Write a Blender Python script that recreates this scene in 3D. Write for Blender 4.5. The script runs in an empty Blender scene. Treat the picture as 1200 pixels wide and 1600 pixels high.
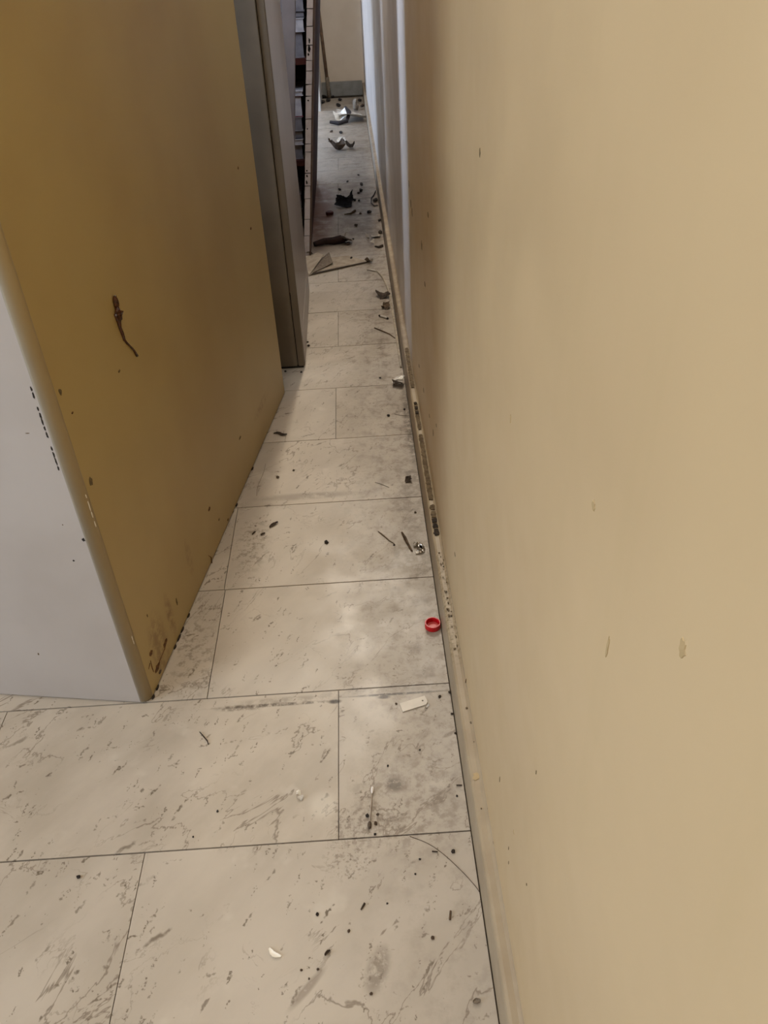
import bpy, bmesh, math, random
from mathutils import Vector, Matrix, noise

random.seed(7)
S = bpy.context.scene
COL = S.collection

# ------------------------------------------------------------------ camera, world, lights, exposure
F_PX = 1240.92
EYE = 1.1385
CAM = Matrix(((0.9980293, -0.0614795, 0.0125593),      # columns: image right, image down, view direction
              (-0.0466567, -0.5932226, 0.8036853),
              (-0.0419597, -0.8026875, -0.5949220)))
cam = bpy.data.cameras.new('camera')
cam.sensor_width = 36.0
cam.lens = F_PX / 1600.0 * 36.0
cam.clip_start = 0.01
cam_o = bpy.data.objects.new('camera', cam)
COL.objects.link(cam_o)
rot = Matrix((CAM.col[0], -CAM.col[1], -CAM.col[2])).transposed()
cam_o.matrix_world = Matrix.Translation((0, 0, EYE)) @ rot.to_4x4()
S.camera = cam_o

W = bpy.data.worlds.new('world')
S.world = W
W.use_nodes = True
bg = W.node_tree.nodes['Background']
bg.inputs[0].default_value = (0.75, 0.85, 1.0, 1)
bg.inputs[1].default_value = 0.25

def area(name, loc, rot, sx, sy, power, color):
    l = bpy.data.lights.new(name, 'AREA')
    l.shape = 'RECTANGLE'
    l.size, l.size_y, l.energy, l.color = sx, sy, power, color
    o = bpy.data.objects.new(name, l)
    o.location = loc
    o.rotation_euler = rot
    COL.objects.link(o)
    return o

XL = -2.6                       # inner face of the left wall, with its three windows
WINDOWS = [(-1.0, 0.45), (1.45, 2.75), (5.55, 6.85)]
WZ = [(0.45, 2.1), (0.95, 2.35), (0.15, 1.35)]
DAYS = [(0.77, 0.87, 1.02), (0.60, 0.74, 1.0), (0.50, 0.68, 1.0)]
POWERS = [77, 540, 150]
for (a, b), (WZ0, WZ1), pw, DAY in zip(WINDOWS, WZ, POWERS, DAYS):     # daylight entering through each window
    area('window_daylight', (XL - 0.16, (a + b) / 2, (WZ0 + WZ1) / 2), (0, math.radians(-90), 0), WZ1 - WZ0, b - a, pw, DAY)

S.view_settings.view_transform = 'Standard'
S.view_settings.look = 'None'
S.view_settings.exposure = 0.0
S.view_settings.gamma = 1.0
S.view_settings.use_curve_mapping = False

# ------------------------------------------------------------------ surveying helpers (photo point -> point on a real surface)
def ray(px, py):
    return CAM @ Vector((px - 600, py - 800, F_PX))
def fl(px, py, z=0.0):
    d = ray(px, py)
    t = (z - EYE) / d.z
    return Vector((d.x * t, d.y * t, z))
WX = 0.139                      # right wall surface
SX = 0.121                      # skirting face
SZ = 0.09                       # skirting height
def on_wall(px, py):
    d = ray(px, py)
    t = WX / d.x
    return Vector((WX, d.y * t, EYE + d.z * t))
C1 = Vector((-0.434, 0.988))    # near corner of the cream cabinet
CANG = math.atan2(0.185, 1.187)
CU = Vector((math.sin(CANG), math.cos(CANG)))      # along its long side
CN = Vector((math.cos(CANG), -math.sin(CANG)))     # out of its long side
def on_side(px, py):
    d = ray(px, py)
    t = (CN.x * C1.x + CN.y * C1.y) / (CN.x * d.x + CN.y * d.y)
    p = Vector((d.x * t, d.y * t))
    return (p - C1).dot(CU), EYE + d.z * t
def on_end(px, py):
    d = ray(px, py)
    t = (CU.x * C1.x + CU.y * C1.y) / (CU.x * d.x + CU.y * d.y)
    p = Vector((d.x * t, d.y * t))
    return (C1 - p).dot(CN), EYE + d.z * t         # distance to the left of the corner, height

# ------------------------------------------------------------------ materials
def lin(r, g, b):
    return tuple(((c / 255) / 12.92 if c / 255 <= 0.04045 else ((c / 255 + 0.055) / 1.055) ** 2.4) for c in (r, g, b)) + (1,)

class NT:
    def __init__(s, name):
        s.m = bpy.data.materials.new(name)
        s.m.use_nodes = True
        s.t = s.m.node_tree
        s.b = s.t.nodes['Principled BSDF']
    def n(s, typ, ins=None, **kw):
        nd = s.t.nodes.new(typ)
        for k, v in kw.items():
            setattr(nd, k, v)
        for k, v in (ins or {}).items():
            if isinstance(v, bpy.types.NodeSocket):
                s.t.links.new(v, nd.inputs[k])
            else:
                nd.inputs[k].default_value = v
        return nd
    def link(s, a, k):
        s.t.links.new(a, s.b.inputs[k])
    def math(s, op, a, b=0.0, clamp=False):
        return s.n('ShaderNodeMath', {0: a, 1: b}, operation=op, use_clamp=clamp).outputs[0]
    def ramp(s, v, a, b, c=0.0, d=1.0):
        return s.n('ShaderNodeMapRange', {0: v, 1: a, 2: b, 3: c, 4: d}, interpolation_type='SMOOTHSTEP').outputs[0]
    def mix(s, f, a, b):
        nd = s.n('ShaderNodeMix', data_type='RGBA')
        for i, v in ((0, f), (6, a), (7, b)):
            if isinstance(v, bpy.types.NodeSocket):
                s.t.links.new(v, nd.inputs[i])
            else:
                nd.inputs[i].default_value = v
        return nd.outputs[2]
    def noise(s, vec, scale, detail=4, rough=0.55, dist=0.0):
        return s.n('ShaderNodeTexNoise', {'Vector': vec, 'Scale': scale, 'Detail': detail, 'Roughness': rough, 'Distortion': dist}).outputs[0]
    def pos(s):
        return s.n('ShaderNodeNewGeometry').outputs['Position']
    def obj(s):
        return s.n('ShaderNodeTexCoord').outputs['Object']
    def spot(s, vec, c, r, rz=0.0, soft=0.35):
        mp = s.n('ShaderNodeMapping', {'Vector': vec, 'Location': c, 'Rotation': (0, 0, rz), 'Scale': r}, vector_type='TEXTURE')
        ln = s.n('ShaderNodeVectorMath', {0: mp.outputs[0]}, operation='LENGTH').outputs['Value']
        return s.ramp(ln, 1.0, soft, 0.0, 1.0)
    def bump(s, h, strength=0.2, dist=0.001):
        s.link(s.n('ShaderNodeBump', {'Height': h, 'Strength': strength, 'Distance': dist}).outputs[0], 'Normal')

def simple(name, c1, c2=None, scale=40.0, rough=0.5, metal=0.0, bump=0.0, spec=0.5):
    m = NT(name)
    v = m.obj()
    n1 = m.noise(v, scale)
    m.link(m.mix(m.ramp(n1, 0.35, 0.65), c1, c2 or tuple(x * 0.75 for x in c1[:3]) + (1,)), 'Base Color')
    m.b.inputs['Roughness'].default_value = rough
    m.b.inputs['Metallic'].default_value = metal
    m.b.inputs['Specular IOR Level'].default_value = spec
    if bump:
        m.bump(n1, bump, 0.002)
    return m.m

def marble():
    m = NT('marble_tile')
    p = m.pos()
    r = m.n('ShaderNodeObjectInfo').outputs['Random']
    off = m.n('ShaderNodeCombineXYZ', {0: m.math('MULTIPLY', r, 37.0), 1: m.math('MULTIPLY', r, 91.0), 2: 0.0}).outputs[0]
    v = m.n('ShaderNodeVectorMath', {0: p, 1: off}, operation='ADD').outputs[0]
    def rotscale(ang, sc):
        rt = m.n('ShaderNodeMapping', {'Vector': v, 'Rotation': (0, 0, math.radians(ang))}).outputs[0]
        return m.n('ShaderNodeMapping', {'Vector': rt, 'Scale': sc}).outputs[0]
    vr = rotscale(-50, (1, 1.9, 1))
    base = m.mix(m.ramp(m.noise(vr, 5.0, 5), 0.32, 0.68), lin(195, 182, 164), lin(176, 163, 145))
    base = m.mix(m.math('MULTIPLY', r, 0.4), base, lin(186, 175, 160))
    # pale clouds
    base = m.mix(m.ramp(m.noise(v, 14.0, 3), 0.6, 0.75, 0, 0.35), base, lin(212, 202, 186))
    # long wandering veins
    nv = m.noise(vr, 4.2, 6, 0.6, 0.5)
    ridge = m.ramp(m.math('ABSOLUTE', m.math('SUBTRACT', nv, 0.5)), 0.0, 0.010, 1.0, 0.0)
    gate = m.ramp(m.noise(v, 4.0, 2), 0.42, 0.56)
    base = m.mix(m.math('MULTIPLY', m.math('MULTIPLY', ridge, gate), 0.7), base, lin(112, 96, 78))
    # fine crackle veins
    nv2 = m.noise(v, 11.0, 5, 0.6, 0.8)
    ridge2 = m.ramp(m.math('ABSOLUTE', m.math('SUBTRACT', nv2, 0.5)), 0.0, 0.012, 1.0, 0.0)
    gate2 = m.ramp(m.noise(v, 9.0, 2), 0.56, 0.68)
    base = m.mix(m.math('MULTIPLY', m.math('MULTIPLY', ridge2, gate2), 0.45), base, lin(128, 112, 94))
    # flecks: small elongated shell marks
    for sc, ang, thr, rad, amt in ((48.0, -58, 0.76, 0.24, 0.6), (26.0, -30, 0.84, 0.2, 0.5), (80.0, -75, 0.70, 0.28, 0.55), (60.0, -10, 0.86, 0.26, 0.5)):
        wob = m.n('ShaderNodeTexNoise', {'Vector': v, 'Scale': sc * 2.2, 'Detail': 3})
        vf = m.n('ShaderNodeMix', {0: 0.02}, data_type='VECTOR')
        m.t.links.new(rotscale(ang, (0.34, 1.5, 1)), vf.inputs[4])
        m.t.links.new(wob.outputs[1], vf.inputs[5])
        vo = m.n('ShaderNodeTexVoronoi', {'Vector': vf.outputs[1], 'Scale': sc})
        sel = m.n('ShaderNodeSeparateColor', {0: vo.outputs['Color']})
        g = m.math('GREATER_THAN', sel.outputs[0], thr)
        d = m.ramp(vo.outputs['Distance'], rad * 0.35, rad, 1.0, 0.0)
        k = m.math('MULTIPLY', m.math('MULTIPLY', g, d), m.math('MULTIPLY_ADD', sel.outputs[1], amt * 0.8))
        base = m.mix(k, base, lin(104, 90, 72))
    # grime along the wall and the stains left on the tiles
    sx = m.n('ShaderNodeSeparateXYZ', {0: p})
    near_wall = m.ramp(sx.outputs[0], -0.16, 0.115)
    ydir = m.ramp(sx.outputs[1], 0.62, 1.1)
    gn = m.ramp(m.noise(p, 26.0, 6, 0.65), 0.46, 0.7)
    grime = m.math('MULTIPLY', m.math('MULTIPLY', near_wall, m.math('MULTIPLY_ADD', ydir, 0.8)), m.math('MULTIPLY_ADD', gn, 0.8))
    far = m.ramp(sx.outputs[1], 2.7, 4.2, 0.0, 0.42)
    gl = m.ramp(m.noise(p, 95.0, 5, 0.75), 0.53, 0.64)
    base = m.mix(m.math('MULTIPLY', grime, 0.55), base, lin(112, 96, 78))
    base = m.mix(m.math('MULTIPLY', m.math('MULTIPLY', near_wall, ydir), m.math('MULTIPLY', gl, 0.4)), base, lin(92, 78, 60))
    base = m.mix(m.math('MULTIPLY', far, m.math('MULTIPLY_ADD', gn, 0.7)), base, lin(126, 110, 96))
    def stain(pxs, rx, ry, rz, amt, col, rough_scale=70.0, lo=0.36, hi=0.6):
        nonlocal base
        c = fl(*pxs)
        k = m.spot(p, (c.x, c.y, 0), (rx, ry, 1), rz)
        nz = m.ramp(m.noise(p, rough_scale, 4, 0.7), lo, hi)
        base = m.mix(m.math('MULTIPLY', m.math('MULTIPLY', k, nz), amt), base, col)
    dk = lin(84, 70, 54)
    stain((428, 1101), 0.15, 0.0055, 0.0, 0.85, lin(72, 58, 42), 60)
    stain((375, 1106), 0.055, 0.010, 0.0, 0.7, dk, 80)
    stain((620, 1084), 0.125, 0.0040, 0.0, 0.95, lin(64, 52, 38), 75, .32, .52)
    stain((600, 1078), 0.16, 0.012, 0.0, 0.4, dk, 45)
    stain((450, 1094), 0.13, 0.012, 0.0, 0.35, dk, 45)
    stain((523, 1096), 0.016, 0.007, 0.0, 0.95, lin(58, 46, 34), 90, .25, .45)
    stain((600, 1089), 0.016, 0.006, 0.0, 0.9, lin(62, 50, 38), 90, .25, .45)
    stain((617, 1226), 0.019, 0.020, 0.3, 0.8, lin(96, 84, 70), 130, .3, .5)
    stain((590, 1515), 0.020, 0.042, -0.35, 0.62, lin(112, 98, 82), 90, .3, .55)
    stain((480, 1545), 0.008, 0.045, -0.75, 0.55, lin(120, 104, 88), 60, .2, .4)
    stain((640, 1255), 0.13, 0.12, 0.0, 0.55, lin(120, 105, 88), 48, .45, .62)
    stain((560, 1290), 0.05, 0.05, 0.0, 0.6, lin(112, 96, 78), 110, .47, .6)
    stain((545, 1340), 0.05, 0.05, 0.5, 0.6, lin(112, 96, 78), 130, .5, .62)
    stain((505, 1258), 0.030, 0.034, 0.0, 0.4, lin(222, 213, 196), 20, .1, .3)
    stain((648, 868), 0.075, 0.09, 0.0, 0.7, lin(112, 97, 72), 40, .4, .6)
    stain((395, 850), 0.05, 0.13, 0.0, 0.55, lin(110, 95, 74), 70, .48, .6)
    stain((300, 1020), 0.06, 0.16, 0.1, 0.55, lin(120, 105, 86), 60, .48, .62)
    stain((640, 780), 0.05, 0.25, 0.0, 0.6, lin(116, 102, 86), 45, .42, .6)
    stain((480, 775), 0.17, 0.02, 0.0, 0.55, lin(130, 116, 100), 20, .3, .55)
    stain((640, 660), 0.022, 0.30, 0.0, 0.85, lin(84, 70, 54), 60, .35, .55)
    stain((500, 330), 0.10, 0.75, 0.0, 0.8, lin(104, 52, 36), 9, .22, .5)
    stain((560, 320), 0.22, 0.9, 0.0, 0.6, lin(96, 80, 68), 14, .35, .6)
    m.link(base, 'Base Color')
    m.link(m.ramp(m.noise(p, 9.0, 3), 0.3, 0.7, 0.34, 0.5), 'Roughness')
    m.b.inputs['Specular IOR Level'].default_value = 0.45
    return m.m

def wall_paint():
    m = NT('cream_gloss_paint')
    p = m.pos()
    c = m.mix(m.ramp(m.noise(p, 2.2, 3), 0.3, 0.7), lin(198, 174, 134), lin(191, 167, 128))
    st = m.n('ShaderNodeMapping', {'Vector': p, 'Scale': (1, 9, 0.8)}).outputs[0]
    c = m.mix(m.ramp(m.noise(st, 3.0, 3), 0.56, 0.72, 0, 0.18), c, lin(188, 166, 124))
    # beyond the cream stretch the wall colour is paler and greyer
    yy = m.n('ShaderNodeSeparateXYZ', {0: p}).outputs[1]
    far_tone = m.mix(m.ramp(m.noise(p, 3.0, 3), 0.3, 0.7), lin(196, 184, 172), lin(186, 173, 160))
    c = m.mix(m.ramp(yy, 2.10, 2.16), c, far_tone)
    m.link(c, 'Base Color')
    m.link(m.ramp(m.noise(p, 6.0, 3), 0.3, 0.7, 0.34, 0.46), 'Roughness')
    m.bump(m.noise(p, 7.0, 3), 0.12, 0.004)
    return m.m

def skirting_paint():
    m = NT('skirting_paint')
    p = m.pos()
    c = m.mix(m.ramp(m.noise(p, 9.0, 4), 0.35, 0.65), lin(166, 149, 122), lin(152, 134, 108))
    sp = m.n('ShaderNodeSeparateXYZ', {0: p})
    top = m.ramp(sp.outputs[2], SZ - 0.012, SZ - 0.002)
    mid = m.math('MULTIPLY', m.ramp(sp.outputs[1], 0.93, 1.0), m.ramp(sp.outputs[1], 1.22, 1.30, 1.0, 0.0))
    k = m.math('MULTIPLY', m.math('MULTIPLY', top, mid), m.ramp(m.noise(p, 130.0, 4, 0.7), 0.45, 0.62))
    c = m.mix(m.math('MULTIPLY', k, 0.7), c, lin(112, 96, 64))
    far = m.ramp(sp.outputs[1], 1.95, 2.02)
    c = m.mix(m.math('MULTIPLY', far, m.ramp(m.noise(p, 30.0, 5, 0.7), 0.35, 0.6, 0.2, 0.7)), c, lin(116, 98, 80))
    m.link(c, 'Base Color')
    m.b.inputs['Roughness'].default_value = 0.5
    m.bump(m.noise(p, 60.0, 3), 0.2, 0.002)
    return m.m

def cabinet_side():
    m = NT('ochre_cabinet_paint')
    p = m.obj()
    c = m.mix(m.ramp(m.noise(p, 2.6, 3), 0.3, 0.7), lin(180, 157, 103), lin(171, 146, 93))
    # rusty, dirty foot of the near corner: shaped stains
    for (s, z, a, b, rz, amt) in ((0.09, 0.06, 0.05, 0.10, 0, 0.5), (0.16, 0.07, 0.02, 0.07, 0, 0.55), (0.3, 0.10, 0.02, 0.06, 0, 0.3), (0.95, 0.10, 0.1, 0.02, 0, 0.35)):
        mp = m.n('ShaderNodeMapping', {'Vector': p, 'Location': (0, s, z), 'Scale': (1, a, b)}, vector_type='TEXTURE')
        ln = m.n('ShaderNodeVectorMath', {0: mp.outputs[0]}, operation='LENGTH').outputs['Value']
        k = m.math('MULTIPLY', m.ramp(ln, 1.0, 0.3, 0, 1), m.ramp(m.noise(p, 55.0, 4, 0.7), 0.38, 0.6))
        c = m.mix(m.math('MULTIPLY', k, amt), c, lin(108, 70, 36))
    m.link(c, 'Base Color')
    m.b.inputs['Roughness'].default_value = 0.42
    m.bump(m.noise(p, 5.0, 2), 0.1, 0.004)
    return m.m

M = {}
M['marble'] = marble()
M['wall'] = wall_paint()
M['skirt'] = skirting_paint()
M['cabside'] = cabinet_side()
M['cabend'] = simple('white_cabinet_paint', lin(181, 174, 168), lin(173, 165, 158), 3.0, 0.4)
def edge_paint():
    m = NT('worn_edge_paint')
    p = m.obj()
    x = m.n('ShaderNodeSeparateXYZ', {0: p}).outputs[0]
    k = m.math('ADD', m.ramp(x, -0.015, 0.0), m.math('MULTIPLY', m.math('SUBTRACT', m.noise(p, 30.0, 4), 0.5), 0.5), True)
    m.link(m.mix(k, lin(160, 150, 130), lin(170, 149, 108)), 'Base Color')
    m.b.inputs['Roughness'].default_value = 0.45
    return m.m
M['cabedge'] = edge_paint()
M['grout'] = simple('dark_grout', lin(72, 60, 46), lin(52, 42, 32), 80.0, 0.9)
M['plaster'] = simple('far_plaster', lin(208, 192, 170), lin(200, 183, 160), 4.0, 0.6)
M['white_plaster'] = simple('white_plaster', lin(214, 210, 204), lin(205, 200, 192), 3.0, 0.6)
M['greystone'] = simple('grey_stone_skirting', lin(140, 138, 132), lin(124, 122, 116), 14.0, 0.45)
M['steel'] = simple('grey_green_enamel', lin(110, 97, 80), lin(98, 87, 72), 5.0, 0.38)
M['steel_side'] = simple('grey_enamel_side', lin(152, 142, 134), lin(142, 132, 124), 3.0, 0.35)
M['black'] = simple('black_gap', lin(22, 18, 14), lin(12, 10, 8), 60.0, 0.8)
M['brownwood'] = simple('dark_brown_veneer', lin(70, 30, 20), lin(50, 20, 13), 9.0, 0.75, 0, 0, 0.15)
M['lipwood'] = simple('pale_brown_lip', lin(112, 94, 84), lin(98, 80, 72), 20.0, 0.8, 0, 0, 0.15)
M['greyboard'] = simple('grey_board', lin(132, 122, 118), lin(116, 106, 102), 6.0, 0.5)
M['birch'] = simple('white_edge_strip', lin(230, 224, 226), lin(216, 208, 210), 30.0, 0.5)
M['red'] = simple('red_plastic', lin(196, 14, 26), lin(182, 10, 22), 30.0, 0.3)
M['pink'] = simple('pale_red_liner', lin(206, 92, 86), lin(196, 80, 76), 60.0, 0.4)
M['plastic'] = simple('white_plastic', lin(206, 195, 178), lin(198, 187, 170), 40.0, 0.4)
M['cotton'] = simple('cotton', lin(240, 234, 226), lin(220, 212, 202), 300.0, 0.95)
M['dirtycotton'] = simple('dirty_cotton', lin(96, 82, 68), lin(70, 58, 46), 300.0, 0.95)
M['stick'] = simple('swab_stick', lin(168, 152, 134), lin(152, 136, 118), 90.0, 0.5)
M['foil'] = simple('foil', (0.80, 0.78, 0.74, 1), (0.62, 0.58, 0.52, 1), 90.0, 0.18, 1.0)
M['paper'] = simple('paper', lin(206, 198, 186), lin(180, 170, 156), 40.0, 0.8)
M['card'] = simple('grey_card', lin(176, 160, 138), lin(152, 136, 116), 30.0, 0.8)
M['leaf'] = simple('dried_leaf', lin(66, 50, 34), lin(42, 31, 20), 120.0, 0.85, 0, 0.6)
M['brownleaf'] = simple('brown_leaf', lin(96, 74, 50), lin(62, 46, 30), 120.0, 0.85, 0, 0.6)
M['greyleaf'] = simple('grey_scrap', lin(128, 114, 96), lin(100, 86, 70), 120.0, 0.85, 0, 0.6)
M['crumb'] = simple('dark_crumb', lin(38, 29, 21), lin(24, 18, 13), 200.0, 0.9)
M['browncrumb'] = simple('brown_crumb', lin(78, 60, 42), lin(56, 42, 30), 200.0, 0.9)
M['blackbag'] = simple('black_film', lin(24, 20, 20), lin(14, 11, 11), 60.0, 0.7, 0, 0, 0.1)
M['rag'] = simple('dark_rag', lin(54, 30, 22), lin(36, 20, 15), 60.0, 0.8, 0, 0.5)
M['oxblood'] = simple('dark_red_plastic', lin(92, 30, 22), lin(74, 22, 16), 60.0, 0.45)
M['grunge'] = simple('caked_dirt', lin(112, 95, 70), lin(84, 69, 48), 90.0, 0.95, 0, 0.8)
M['darkgrunge'] = simple('black_caked_dirt', lin(58, 46, 32), lin(34, 26, 18), 110.0, 0.95, 0, 0.8)
M['rust'] = simple('rust_lump', lin(112, 76, 38), lin(78, 48, 24), 160.0, 0.9, 0, 0.8)
M['drip'] = simple('brown_drip', lin(78, 40, 14), lin(50, 22, 8), 200.0, 0.25)
M['chip'] = simple('bare_plaster_chip', lin(246, 240, 228), lin(236, 228, 212), 90.0, 0.8)
M['smudge'] = simple('faint_smudge', lin(180, 156, 114), lin(174, 150, 108), 120.0, 0.5)
M['wallmark'] = simple('wall_mark', lin(112, 94, 62), lin(92, 76, 48), 120.0, 0.8)
M['cord'] = simple('pale_cord', lin(176, 162, 140), lin(150, 136, 116), 60.0, 0.6)
M['wood'] = simple('broom_wood', lin(124, 98, 74), lin(104, 80, 60), 30.0, 0.6)
M['ceiling'] = simple('ceiling_white', lin(226, 222, 212), lin(220, 215, 204), 2.0, 0.8)
M['frame'] = simple('window_frame_white', lin(226, 226, 222), lin(214, 214, 210), 4.0, 0.4)
M['bookred'] = simple('book_red', lin(110, 26, 30), lin(92, 20, 24), 30.0, 0.6)
M['bookgrey'] = simple('book_grey', lin(120, 112, 110), lin(102, 94, 92), 30.0, 0.6)
M['bookpale'] = simple('book_pale', lin(180, 170, 164), lin(160, 150, 146), 30.0, 0.7)
M['bookdark'] = simple('book_dark', lin(44, 36, 38), lin(32, 26, 28), 30.0, 0.6)
g = NT('window_glass')
_t = g.n('ShaderNodeBsdfTransparent', {'Color': (0.96, 0.98, 1.0, 1)})
_g = g.n('ShaderNodeBsdfGlossy', {'Roughness': 0.02})
_m = g.n('ShaderNodeMixShader', {0: 0.06, 1: _t.outputs[0], 2: _g.outputs[0]})
g.t.links.new(_m.outputs[0], g.t.nodes['Material Output'].inputs[0])
M['glass'] = g.m
e = NT('lamp_tube_glow')
e.b.inputs['Base Color'].default_value = (1, 1, 1, 1)
e.b.inputs['Emission Color'].default_value = (1.0, 0.92, 0.80, 1)
e.b.inputs['Emission Strength'].default_value = 7.0
M['tube'] = e.m

# ------------------------------------------------------------------ mesh helpers
def mk(name, bm, mat, parent=None, loc=None, smooth=False, rz=None):
    me = bpy.data.meshes.new(name)
    bmesh.ops.recalc_face_normals(bm, faces=bm.faces[:])
    bm.to_mesh(me)
    bm.free()
    me.materials.append(M[mat] if isinstance(mat, str) else mat)
    if smooth:
        for f in me.polygons:
            f.use_smooth = True
    o = bpy.data.objects.new(name, me)
    COL.objects.link(o)
    if parent is not None:
        o.parent = parent
    if loc is not None:
        o.location = loc
    if rz is not None:
        o.rotation_euler = (0, 0, rz)
    return o

def tag(o, label=None, cat=None, group=None, kind=None):
    if label: o['label'] = label
    if cat: o['category'] = cat
    if group: o['group'] = group
    if kind: o['kind'] = kind
    return o

def empty(name, loc=(0, 0, 0), rz=0.0):
    o = bpy.data.objects.new(name, None)
    o.empty_display_size = 0.05
    o.location = loc
    o.rotation_euler = (0, 0, rz)
    COL.objects.link(o)
    return o

def box(bm, x0, x1, y0, y1, z0, z1, bev=0.0, seg=2):
    vs = [bm.verts.new(c) for c in ((x0, y0, z0), (x1, y0, z0), (x1, y1, z0), (x0, y1, z0), (x0, y0, z1), (x1, y0, z1), (x1, y1, z1), (x0, y1, z1))]
    fs = [bm.faces.new([vs[i] for i in q]) for q in ((0, 3, 2, 1), (4, 5, 6, 7), (0, 1, 5, 4), (1, 2, 6, 5), (2, 3, 7, 6), (3, 0, 4, 7))]
    if bev:
        es = list({e for f in fs for e in f.edges})
        bmesh.ops.bevel(bm, geom=es, offset=bev, segments=seg, affect='EDGES')
    return bm

def bx(*a, **k):
    return box(bmesh.new(), *a, **k)

def tube(pts, rad, n=8, bm=None):
    bm = bm or bmesh.new()
    pts = [Vector(p) for p in pts]
    rings = []
    for i, p in enumerate(pts):
        t = (pts[min(i + 1, len(pts) - 1)] - pts[max(i - 1, 0)]).normalized()
        up = Vector((0, 0, 1)) if abs(t.z) < 0.9 else Vector((1, 0, 0))
        a = t.cross(up).normalized()
        b = a.cross(t)
        r = rad[i] if isinstance(rad, (list, tuple)) else rad
        rings.append([bm.verts.new(p + (a * math.cos(2 * math.pi * k / n) + b * math.sin(2 * math.pi * k / n)) * r) for k in range(n)])
    for r0, r1 in zip(rings, rings[1:]):
        for k in range(n):
            bm.faces.new((r0[k], r0[(k + 1) % n], r1[(k + 1) % n], r1[k]))
    bm.faces.new(rings[0][::-1])
    bm.faces.new(rings[-1])
    return bm

def lathe(prof, n=32):
    bm = bmesh.new()
    rings = []
    for r, z in prof:
        if r < 1e-6:
            rings.append([bm.verts.new((0, 0, z))])
        else:
            rings.append([bm.verts.new((r * math.cos(2 * math.pi * k / n), r * math.sin(2 * math.pi * k / n), z)) for k in range(n)])
    for a, b in zip(rings, rings[1:]):
        for k in range(n):
            if len(a) == 1 and len(b) > 1:
                bm.faces.new((a[0], b[k], b[(k + 1) % n]))
            elif len(b) == 1 and len(a) > 1:
                bm.faces.new((a[k], a[(k + 1) % n], b[0]))
            elif len(a) > 1:
                bm.faces.new((a[k], a[(k + 1) % n], b[(k + 1) % n], b[k]))
    return bm

def lump(rx, ry, rz_, seed, sub=2, rough=0.35, sit=True):
    """an irregular lump resting on z = 0"""
    bm = bmesh.new()
    bmesh.ops.create_icosphere(bm, subdivisions=sub, radius=1.0)
    o = Vector((seed * 3.7, seed * 1.3, seed * 7.1))
    for v in bm.verts:
        k = 1.0 + rough * (noise.noise(v.co * 1.6 + o) + 0.6 * noise.noise(v.co * 3.9 + o))
        v.co = Vector((v.co.x * rx * k, v.co.y * ry * k, v.co.z * rz_ * k))
    if sit:
        lo = min(v.co.z for v in bm.verts)
        for v in bm.verts:
            v.co.z = max(v.co.z - lo - rz_ * 0.12, 0.0)
    return bm

def slab_from_top(bm, grid, nx, ny, th):
    """closes a grid of top points into a thin sheet with real thickness"""
    top = [[bm.verts.new(grid[i][j]) for j in range(ny)] for i in range(nx)]
    bot = [[bm.verts.new(grid[i][j] - Vector((0, 0, th))) for j in range(ny)] for i in range(nx)]
    for i in range(nx - 1):
        for j in range(ny - 1):
            bm.faces.new((top[i][j], top[i + 1][j], top[i + 1][j + 1], top[i][j + 1]))
            bm.faces.new((bot[i][j], bot[i][j + 1], bot[i + 1][j + 1], bot[i + 1][j]))
    for i in range(nx - 1):
        bm.faces.new((top[i][0], bot[i][0], bot[i + 1][0], top[i + 1][0]))
        bm.faces.new((top[i][ny - 1], top[i + 1][ny - 1], bot[i + 1][ny - 1], bot[i][ny - 1]))
    for j in range(ny - 1):
        bm.faces.new((top[0][j], top[0][j + 1], bot[0][j + 1], bot[0][j]))
        bm.faces.new((top[nx - 1][j], bot[nx - 1][j], bot[nx - 1][j + 1], top[nx - 1][j + 1]))
    return bm

def crumple(w, h, amp, seed, n=14, th=0.0006, curl=0.0, torn=0.06):
    """a creased sheet: sharp random folds, torn outline, optional curl, lying on z = 0"""
    rnd = random.Random(seed)
    folds = []
    for _ in range(9):
        a = rnd.uniform(0, math.pi)
        folds.append((math.cos(a), math.sin(a), rnd.uniform(-0.4, 0.4), rnd.uniform(0.4, 1.0) * rnd.choice((-1, 1))))
    grid = []
    for i in range(n):
        row = []
        for j in range(n):
            u, v = i / (n - 1) - 0.5, j / (n - 1) - 0.5
            edge = max(abs(u), abs(v)) * 2
            jx = rnd.uniform(-torn, torn) * (1 if edge > 0.95 else 0.3)
            jy = rnd.uniform(-torn, torn) * (1 if edge > 0.95 else 0.3)
            z = sum(k * abs(u * a + v * b - c) for a, b, c, k in folds)
            shrink = 1.0 - 0.25 * min(1.0, abs(z))
            cz = curl * (u * 2) ** 2
            row.append(Vector(((u + jx) * w * shrink, (v + jy) * h * shrink, z * amp + cz)))
        grid.append(row)
    lo = min(p.z for r in grid for p in r)
    for r in grid:
        for p in r:
            p.z += -lo + th
    return slab_from_top(bmesh.new(), grid, n, n, th)

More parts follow.
